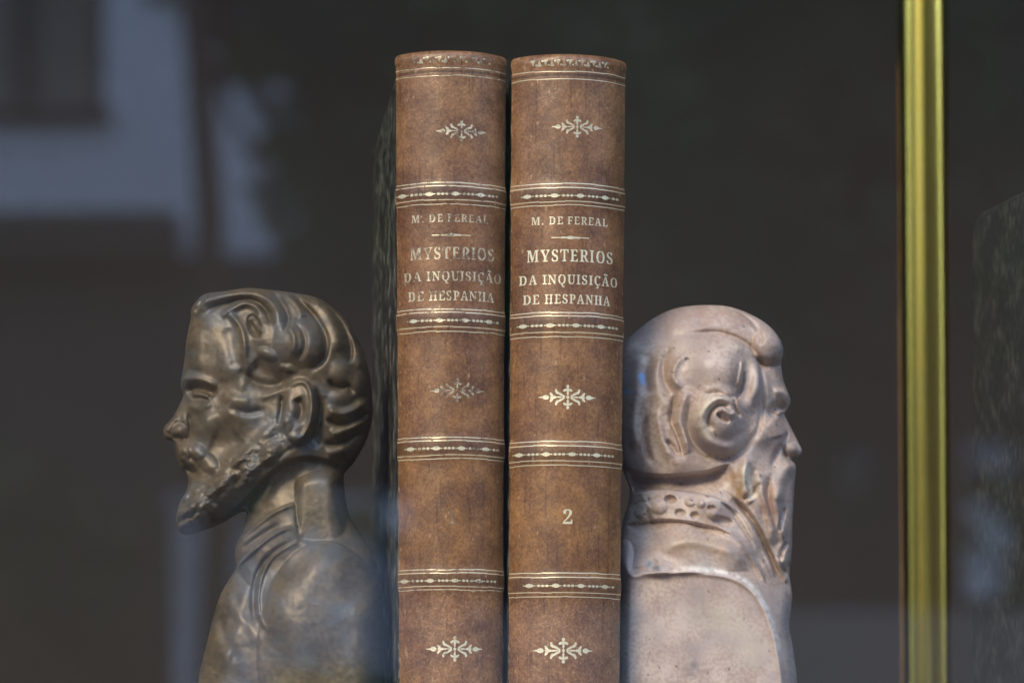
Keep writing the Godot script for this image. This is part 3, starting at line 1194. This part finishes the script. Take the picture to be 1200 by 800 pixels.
func build_busts() -> void:
	pn = [noise(0.022, 71, 4), noise(0.014, 72, 3), noise(0.11, 73, 3), noise(0.09, 74, 1)]
	var z := -0.045
	# ---- bearded man in bronze, facing away from the books
	var out1 := [223, 374, 224, 362, 231, 352, 241, 344.5, 263, 341.5, 290, 338, 317, 340, 344, 343.5, 371, 349, 390, 361, 406, 377, 421, 401, 431, 430, 436, 462, 436, 490, 429, 516, 416, 540, 404, 554, 403, 566, 406, 590, 411, 608, 424, 628, 438, 650, 446, 680, 449, 720, 450, 800, 450, 968, 446, 976, 236, 976, 229, 968, 229, 880, 232, 800, 236, 778, 243, 750, 250, 722, 258, 697, 270, 676, 277, 664, 275, 650, 277, 637, 286, 618, 288, 600, 276, 603, 261, 612, 246, 618.5, 228, 625, 215, 627, 208, 621, 205.5, 610, 207.5, 598, 211.5, 586, 217.5, 576, 220, 564, 217.5, 554.5, 210.5, 548, 206.5, 536, 204.6, 524, 202.5, 517, 194, 514, 190.6, 507, 193, 499, 201, 490, 209, 476, 214.5, 463, 212, 456, 211.5, 448, 213.6, 436, 216, 418, 217.5, 403, 220, 388]
	var wid1 := [[215, 400, 34], [216, 440, 30], [245, 400, 55], [245, 430, 53], [280, 430, 66], [232, 466, 33], [250, 468, 46], [245, 500, 48], [285, 480, 64], [210, 480, 9], [197, 505, 8], [214, 508, 13], [222, 490, 20], [212, 530, 20], [238, 538, 36], [218, 553, 17], [214, 604, 28], [226, 596, 36], [240, 600, 40], [265, 585, 46], [290, 555, 54], [330, 530, 63], [355, 490, 68], [330, 400, 76], [380, 410, 78], [260, 360, 48], [300, 350, 55], [370, 365, 62], [420, 420, 62], [425, 480, 58], [400, 530, 52], [340, 580, 46], [390, 585, 46], [300, 605, 44], [300, 640, 52], [345, 640, 62], [390, 680, 92], [360, 720, 96], [440, 740, 80, 30], [440, 820, 80, 30], [265, 720, 52], [290, 760, 72], [255, 790, 55], [300, 900, 80], [420, 900, 88]]
	var st1 := [
		# brow, eye, nose, mouth
		["g", 5.0, 6.0, [214, 447, 228, 447, 243, 452, 258, 459]],
		["g", 5.5, -8.0, [219, 461, 232, 459, 246, 462, 256, 468]],
		["g", 3.6, 5.0, [226, 464, 236, 464, 249, 470]],
		["g", 1.6, -2.5, [225, 469, 238, 470, 249, 474]],
		["g", 5.0, 3.0, [222, 478, 236, 482, 252, 478]],
		["d", 1.4, 6.0, [211, 506, 10, 9, 0.2]],
		["g", 2.4, -5.0, [221, 486, 224, 498, 223, 512, 216, 516]],
		["g", 2.2, -4.0, [203, 514, 210, 514, 216, 517]],
		["g", 4.0, 3.5, [207, 488, 200, 500, 196, 507]],
		["d", 1.0, 7.0, [213, 531, 14, 12, 0.3]],
		["d", 1.0, 7.0, [229, 531, 17, 11, 0.35]],
		["d", 1.0, 6.0, [246, 545, 16, 11, 0.75]],
		["d", 1.4, 4.0, [222, 543, 10, 6, 0.6]],
		["g", 1.8, -3.0, [220, 524, 222, 533, 228, 541]],
		["g", 3.2, -6.0, [213, 552, 222, 553, 232, 557]],
		["g", 12.0, 3.0, [240, 500, 262, 492, 285, 486]],
		["g", 13.0, -3.0, [250, 518, 268, 524, 285, 515]],
		["g", 9.0, 4.0, [232, 390, 236, 415, 232, 438]],
		# cheekbone and the line running to the ear
		["g", 5.5, 3.0, [264, 468, 280, 475, 298, 478]],
		["g", 4.0, 3.0, [308, 474, 325, 468, 340, 459]],
		["g", 6.0, -7.0, [285, 440, 305, 455, 328, 458, 344, 448]],
		["g", 4.0, -3.5, [272, 484, 292, 490, 315, 486]],
		["g", 4.5, 2.5, [288, 420, 294, 436, 291, 452, 284, 466]],
		["g", 7.0, -3.0, [272, 390, 276, 415, 280, 440]],
		# ear
		["d", 0.5, 9.0, [354, 491, 19, 36, 0.1]],
		["g", 3.2, 6.0, [338, 470, 345, 459, 358, 455, 367, 464, 370, 484, 367, 505, 358, 520, 349, 526]],
		["g", 5.5, -9.0, [352, 474, 357, 488, 352, 503]],
		["g", 2.6, -7.0, [374, 462, 378, 485, 374, 508, 364, 526]],
		["d", 1.4, 5.0, [340, 505, 9, 13, 0.3]],
		["d", 1.4, 4.0, [352, 521, 8, 8]],
		["g", 3.0, -5.0, [334, 470, 333, 488, 330, 505]],
		# quiff and locks
		["g", 6.0, 9.0, [228, 374, 240, 360, 262, 352, 287, 348, 306, 350, 321, 361, 330, 378, 331, 398]],
		["g", 2.8, -6.0, [244, 372, 262, 361, 286, 356, 304, 360, 316, 372, 321, 388]],
		["g", 4.5, 7.0, [262, 378, 275, 369, 290, 362, 303, 366, 311, 378]],
		["d", 1.2, -13.0, [302, 390, 9, 17, -0.35]],
		["g", 3.0, 6.0, [297, 378, 303, 388, 311, 399]],
		["g", 4.0, 7.0, [272, 374, 280, 382, 287, 393, 291, 410, 292, 428]],
		["g", 2.4, -5.0, [243, 345, 240, 356, 230, 370]],
		["g", 4.0, 4.0, [224, 384, 230, 366, 240, 352]],
		["d", 1.2, 13.0, [356, 410, 33, 31, 0.2]],
		["g", 3.0, -7.0, [322, 346, 334, 362, 341, 380, 338, 398]],
		["g", 5.0, 6.0, [334, 348, 350, 364, 358, 382]],
		["g", 3.2, -8.0, [346, 350, 362, 366, 376, 384, 385, 406, 382, 428, 368, 442]],
		["g", 3.0, -4.0, [350, 388, 360, 400, 362, 416, 354, 432]],
		["g", 3.5, 4.0, [342, 392, 350, 408, 348, 426]],
		["g", 7.0, 7.0, [366, 354, 384, 370, 396, 394, 400, 420]],
		["g", 3.2, -7.0, [386, 362, 404, 386, 412, 412, 410, 432]],
		["g", 7.0, 6.0, [404, 384, 420, 410, 427, 438]],
		["g", 9.0, -7.0, [300, 432, 318, 446, 338, 450]],
		["d", 1.2, 5.0, [318, 424, 14, 8, 0.5]],
		["d", 1.2, 4.0, [342, 440, 12, 6, 0.2]],
		["d", 1.5, 6.0, [403, 442, 16, 18, 0.3]],
		["d", 1.5, 5.0, [420, 455, 13, 18, 0.2]],
		["d", 1.5, 5.0, [404, 470, 18, 13, -0.4]],
		["g", 3.0, -6.0, [388, 452, 396, 460, 410, 458, 416, 468]],
		["g", 5.0, 6.0, [386, 486, 400, 491, 416, 486, 431, 474]],
		["g", 2.8, -6.0, [384, 497, 400, 502, 418, 497, 433, 484]],
		["g", 6.0, 7.0, [388, 516, 400, 512, 414, 506, 428, 498]],
		["g", 2.8, -5.0, [382, 524, 396, 524, 410, 519, 422, 510]],
		["g", 6.0, 5.0, [384, 538, 396, 534, 408, 530]],
		["g", 6.0, -6.0, [380, 470, 379, 492, 375, 514, 368, 530]],
		# jaw line and neck
		["e", 26.0, -10.0, [268, 606, 292, 586, 318, 562, 345, 545, 370, 540, 400, 548]],
		["g", 7.0, 5.0, [330, 556, 315, 580, 298, 604]],
		# coat post at the nape
		
		["g", 3.0, -5.0, [353, 572, 352, 600, 354, 634]],
		["g", 2.4, 3.0, [360, 566, 374, 562, 390, 566]],
		# collars
		["e", 14.0, 8.0, [274, 640, 296, 622, 322, 604, 350, 592]],
		["g", 2.0, 3.0, [276, 641, 297, 624, 323, 606, 350, 594]],
		["e", 40.0, 8.0, [276, 667, 296, 650, 320, 632, 346, 620]],
		["g", 2.4, 4.5, [278, 668, 297, 652, 320, 634, 344, 622]],
		["g", 3.0, -4.0, [286, 646, 306, 632, 330, 618]],
		# arm
		["d", 0.45, 15.0, [384, 770, 78, 132]],
		["g", 2.2, 4.0, [352, 640, 326, 654, 312, 676, 307, 700, 309, 724, 316, 740]],
		["g", 3.0, -5.0, [345, 640, 318, 656, 303, 680, 300, 708, 303, 734]],
		["g", 7.0, 4.0, [268, 700, 280, 720, 300, 740, 310, 760]],
		["g", 8.0, -4.0, [258, 720, 268, 750, 285, 780]],
		["g", 7.0, 4.0, [290, 690, 282, 740, 262, 790]],
	]
	# beard of small curls along the jaw
	var r := RandomNumberGenerator.new()
	r.seed = 17
	st1.append(["g", 20.0, 5.0, [335, 525, 305, 550, 270, 572, 240, 590, 222, 600]])
	st1.append(["n", 21.0, 13.0, [350, 500, 336, 516, 314, 536, 290, 552, 266, 566, 244, 580, 228, 594, 216, 610, 206, 628, 196, 650], 0.05, 81])
	st1.append(["n", 19.0, 6.0, [344, 512, 318, 538, 288, 558, 258, 576, 232, 594, 216, 608, 204, 626, 190, 650], 0.1, 82])
	st1.append(["n", 17.0, 9.0, [275, 582, 255, 594, 236, 606, 216, 618, 198, 630, 180, 642], 0.055, 83])
	for q in [[219, 584], [234, 580], [213, 604], [229, 600], [244, 594], [221, 617], [238, 611], [254, 601]]:
		st1.append(["d", 1.3, r.randf_range(4.0, 6.0), [q[0], q[1], r.randf_range(9, 13), r.randf_range(7, 9), r.randf_range(-1.0, 0.6)]])
	var b1 := figure(out1, wid1, st1, [[[355, 574, 362, 567, 376, 564, 388, 567, 392, 576, 393, 610, 394, 640, 354, 640, 353, 606], 57.0, 8.0, 2.0]], [], z, bronze_paint, 1.25)
	var o1 := obj("bust", b1, M.bronze)
	o1.position = b1.get_meta("mid")
	tag(o1, "bronze bust bookend of a bearded man with wavy hair beside the books", "bust", "bust bookends")

	# ---- long-bearded old man in glazed plaster
	var out2 := [730, 405, 739.5, 393.5, 759, 377, 785, 363.5, 811, 358.5, 843, 358, 866, 363, 889, 373.5, 905, 385.5, 915.5, 400, 918, 412, 915.5, 425, 916.5, 434, 919, 447, 924.5, 462, 926.5, 470, 923.5, 479, 919.5, 485, 921.6, 490, 930, 506, 937, 520, 940, 528, 937, 534.5, 929.5, 536.5, 927.5, 539, 931.5, 543, 933, 550, 931.4, 568, 930.2, 590, 929, 611, 928.5, 638, 927, 659, 925.5, 674, 928.5, 695, 927, 716, 925, 734, 928.5, 755, 932.4, 782, 934, 800, 936, 880, 936, 968, 931, 976, 724, 976, 720, 968, 720, 800, 722, 680, 725, 640, 731, 608, 737, 588, 738, 572, 732, 556, 727, 540, 723, 500, 722, 450, 725, 420]
	var wid2 := [[740, 420, 45], [760, 390, 40], [800, 375, 48], [850, 370, 48], [895, 390, 40], [910, 412, 34], [780, 450, 70], [840, 440, 82], [840, 500, 86], [760, 500, 66], [750, 545, 56], [800, 545, 66], [905, 440, 36], [890, 455, 52], [920, 465, 22], [905, 485, 40], [921, 488, 10], [932, 520, 9], [926, 530, 14], [890, 510, 56], [910, 525, 36], [920, 555, 26], [895, 560, 46], [865, 555, 60], [875, 590, 52], [905, 620, 36], [922, 640, 18], [920, 680, 16], [800, 570, 52], [745, 575, 40], [760, 605, 60], [830, 610, 66], [870, 625, 62], [800, 650, 92], [850, 650, 84], [895, 680, 60], [915, 720, 44], [800, 720, 112], [880, 740, 92], [920, 790, 56], [800, 880, 112], [900, 880, 85], [726, 700, 96, 14], [726, 760, 98, 14], [726, 840, 98, 14], [726, 940, 98, 14], [760, 700, 104, 60]]
	var st2 := [
		# front roll of hair
		["e", 26.0, -4.0, [806, 398, 824, 394, 842, 394, 862, 400, 878, 410, 890, 424, 900, 436]],
		["g", 3.0, -2.2, [790, 400, 810, 396, 838, 393, 864, 401, 880, 412, 888, 424]],
		["d", 0.55, 13.0, [902, 408, 22, 24, 0.5]],
		["g", 10.0, 2.5, [820, 378, 846, 378, 872, 386, 895, 400]],
		["g", 3.5, -5.0, [884, 424, 896, 430, 908, 428, 916, 427]],
		["g", 3.0, -3.0, [862, 366, 880, 380, 888, 396, 888, 410]],
		# hair mass and its curl
		["d", 1.1, 7.0, [833, 452, 62, 70, -0.3]],
		["g", 8.0, 8.0, [845, 412, 864, 414, 878, 428, 884, 448, 880, 470, 872, 490]],
		["g", 2.6, -7.0, [868, 442, 866, 456, 862, 468, 858, 474]],
		["g", 3.0, -5.0, [858, 474, 846, 474, 836, 470, 822, 472]],
		["g", 2.2, 4.0, [866, 430, 864, 446, 861, 462]],
		["d", 1.2, 5.0, [841, 500, 44, 40, 0.6]],
		["g", 6.0, 6.0, [864, 484, 848, 476, 830, 480, 818, 492, 815, 508, 822, 522, 838, 531, 854, 530, 866, 518]],
		["g", 2.8, -7.0, [850, 486, 838, 484, 828, 492, 826, 504, 832, 512]],
		["g", 3.0, 5.0, [840, 488, 850, 496, 857, 492]],
		["g", 2.4, -6.0, [836, 494, 842, 500, 850, 502]],
		["g", 1.8, -6.0, [856, 476, 857, 486, 863, 496]],
		["g", 4.0, -6.0, [807, 478, 803, 500, 809, 522, 826, 538, 850, 544, 868, 532, 880, 514]],
		["g", 5.0, 7.0, [802, 466, 796, 484, 793, 502, 799, 520, 804, 538]],
		["g", 3.0, -6.0, [788, 470, 784, 496, 790, 512, 796, 528, 797, 542]],
		["g", 4.0, 4.0, [800, 424, 789, 436, 786, 452, 796, 464]],
		["g", 4.0, -4.0, [784, 412, 776, 430, 776, 452, 786, 470]],
		["g", 3.0, -6.0, [756, 492, 754, 512, 757, 532, 762, 546]],
		["g", 6.0, 5.0, [744, 470, 740, 500, 744, 530]],
		["g", 7.0, 4.0, [770, 420, 764, 446, 770, 472, 780, 492]],
		["g", 5.0, 5.0, [768, 484, 770, 506, 776, 528, 784, 544]],
		["g", 2.6, -5.0, [778, 522, 786, 530, 792, 540]],
		["g", 8.0, 4.0, [748, 420, 744, 450, 748, 480]],
		["g", 7.0, -3.5, [764, 420, 758, 446, 760, 470]],
		["e", 20.0, -16.0, [728, 548, 745, 556, 768, 561, 800, 561, 830, 557, 852, 548]],
		# face
		["g", 5.0, 5.0, [926, 466, 915, 462, 905, 464]],
		["g", 5.0, -9.0, [923, 481, 914, 478, 905, 482, 898, 490]],
		["g", 3.0, 4.0, [920, 484, 914, 484, 908, 488]],
		["g", 9.0, 5.0, [900, 496, 908, 506, 912, 516]],
		["d", 0.6, 5.0, [927, 528, 8, 8]],
		["g", 2.4, -5.0, [922, 508, 918, 520, 919, 532, 924, 538]],
		["g", 3.5, -5.0, [916, 522, 908, 536, 902, 552]],
		["g", 8.0, 5.0, [928, 546, 918, 554, 911, 572, 909, 592]],
		["g", 3.0, -5.0, [888, 430, 892, 460, 890, 490, 882, 520]],
		# beard
		["g", 5.0, 7.0, [872, 542, 868, 560, 870, 580, 878, 594]],
		["g", 3.4, -4.0, [880, 552, 880, 572, 888, 594, 894, 612]],
		["g", 7.0, 6.0, [888, 556, 888, 584, 897, 610, 906, 640]],
		["g", 3.0, -6.0, [888, 570, 876, 586, 868, 588]],
		["g", 3.2, -4.0, [900, 562, 897, 586, 905, 612, 912, 642]],
		["g", 7.0, 6.0, [908, 572, 907, 604, 914, 634, 919, 664]],
		["g", 2.4, -5.5, [918, 596, 914, 612, 912, 626]],
		["g", 2.4, -5.5, [922, 636, 914, 650, 914, 664, 922, 676]],
		["g", 4.0, 5.0, [912, 654, 914, 672, 922, 684]],
		["e", 14.0, -9.0, [856, 586, 872, 600, 888, 622, 902, 648, 914, 676, 924, 694]],
		["g", 2.8, -4.0, [860, 590, 876, 608, 892, 634, 908, 666, 922, 694]],
		# collar of lace and the robe's neckline
		["e", 22.0, 9.0, [738, 588, 752, 578, 780, 577, 812, 582, 840, 590, 862, 602]],
		["d", 0.5, -6.0, [783, 590, 7, 5]],
		["d", 0.5, -4.0, [794, 606, 6, 4.5]],
		["d", 0.5, -4.0, [811, 609, 5, 4]],
		["d", 0.5, -4.0, [843, 616, 13, 6, 0.2]],
		["d", 0.5, -3.0, [830, 601, 5, 3]],
		["d", 0.6, 4.0, [770, 598, 10, 9]], ["d", 0.6, 4.0, [752, 602, 10, 10]], ["d", 0.6, 3.0, [806, 594, 6, 5]], ["d", 0.6, 3.0, [818, 596, 5, 5]], ["d", 0.6, 3.5, [831, 608, 7, 6]],
		["g", 2.0, -5.0, [757, 600, 759, 610, 764, 618]],
		["e", 20.0, -7.0, [733, 617, 760, 614, 790, 615, 820, 620, 846, 628, 866, 642]],
		["g", 2.0, -4.0, [840, 594, 856, 606, 868, 624, 882, 646]],
		["g", 2.2, 4.0, [846, 590, 866, 606, 884, 634, 900, 664, 912, 694, 920, 730]],
		["g", 2.4, 3.5, [828, 624, 852, 634, 874, 654, 892, 684, 906, 720, 916, 760]],
		["g", 4.0, -3.5, [852, 628, 876, 648, 896, 680, 912, 722, 922, 770]],
		["g", 8.0, 5.0, [770, 650, 800, 640, 830, 643, 856, 656]],
		# chip and pits
		["d", 0.7, -3.0, [761, 668, 8, 9, 0.4]],
		["d", 0.9, -2.0, [746, 673, 14, 4, -0.2]],
		["d", 0.9, -1.5, [785, 675, 8, 4]], ["d", 0.5, -4.0, [900, 762, 3, 4]], ["d", 0.5, -3, [802, 430, 2.5, 2.5]],
	]
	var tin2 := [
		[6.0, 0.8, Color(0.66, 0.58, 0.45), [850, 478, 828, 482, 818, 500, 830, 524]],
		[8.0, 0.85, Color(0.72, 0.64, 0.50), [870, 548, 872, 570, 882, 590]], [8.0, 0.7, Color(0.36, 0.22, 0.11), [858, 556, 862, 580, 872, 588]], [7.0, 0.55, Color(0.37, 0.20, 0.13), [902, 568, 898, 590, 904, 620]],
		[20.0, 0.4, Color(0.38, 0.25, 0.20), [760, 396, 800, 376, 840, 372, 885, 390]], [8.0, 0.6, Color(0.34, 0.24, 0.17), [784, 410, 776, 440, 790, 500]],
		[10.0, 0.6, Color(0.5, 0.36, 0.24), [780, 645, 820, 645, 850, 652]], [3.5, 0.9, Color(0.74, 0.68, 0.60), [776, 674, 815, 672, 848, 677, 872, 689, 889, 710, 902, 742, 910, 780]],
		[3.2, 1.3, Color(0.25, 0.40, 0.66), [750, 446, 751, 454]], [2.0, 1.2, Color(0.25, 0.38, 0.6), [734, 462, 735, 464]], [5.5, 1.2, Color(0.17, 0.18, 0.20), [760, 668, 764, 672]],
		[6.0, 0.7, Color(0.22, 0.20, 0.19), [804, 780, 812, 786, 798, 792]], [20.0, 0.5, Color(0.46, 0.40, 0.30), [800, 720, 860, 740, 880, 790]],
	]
	var cut2 := [[[722, 684, 740, 679, 775, 677, 815, 676, 848, 680, 872, 692, 888, 712, 900, 742, 908, 780, 912, 830, 914, 972, 720, 972], 88.0, 3.0, 1.7, 2.6]]
	var b2 := figure(out2, wid2, st2, cut2, tin2, z, plaster_paint, 1.45)
	var o2 := obj("bust", b2, M.plaster)
	o2.position = b2.get_meta("mid")
	tag(o2, "pinkish grey plaster bust bookend of a man with a long beard and big curl", "bust", "bust bookends")


# =====================================================================  brass rod
func build_rod() -> void:
	var z := 0.17
	var low := at(1088, SHELF, z)
	var high := at(1081, 0, z)
	var o := thing("brass_rod", "upright polished brass rod standing on the shelf", "rod", Vector3(low.x, 0, z))
	var r := 0.0063
	var length := 0.9
	var lean := Vector3((high.x - low.x) * length / high.y, 0, 0)
	var prof := []
	var wob := noise(9.0, 4, 2)
	for i in 121:
		var y := 0.004 + (length - 0.004) * i / 120.0
		prof.append(Vector2(r + wob.get_noise_1d(y) * 0.00006, y))
	obj("tube", lathe(prof, 64, lean), M.brass, o)
	obj("flange", lathe([Vector2(0.0, 0.0), Vector2(0.016, 0.0), Vector2(0.016, 0.002), Vector2(0.014, 0.0035), Vector2(0.0085, 0.0045), Vector2(0.0085, 0.009), Vector2(0.0, 0.009)], 48), M.brass, o)
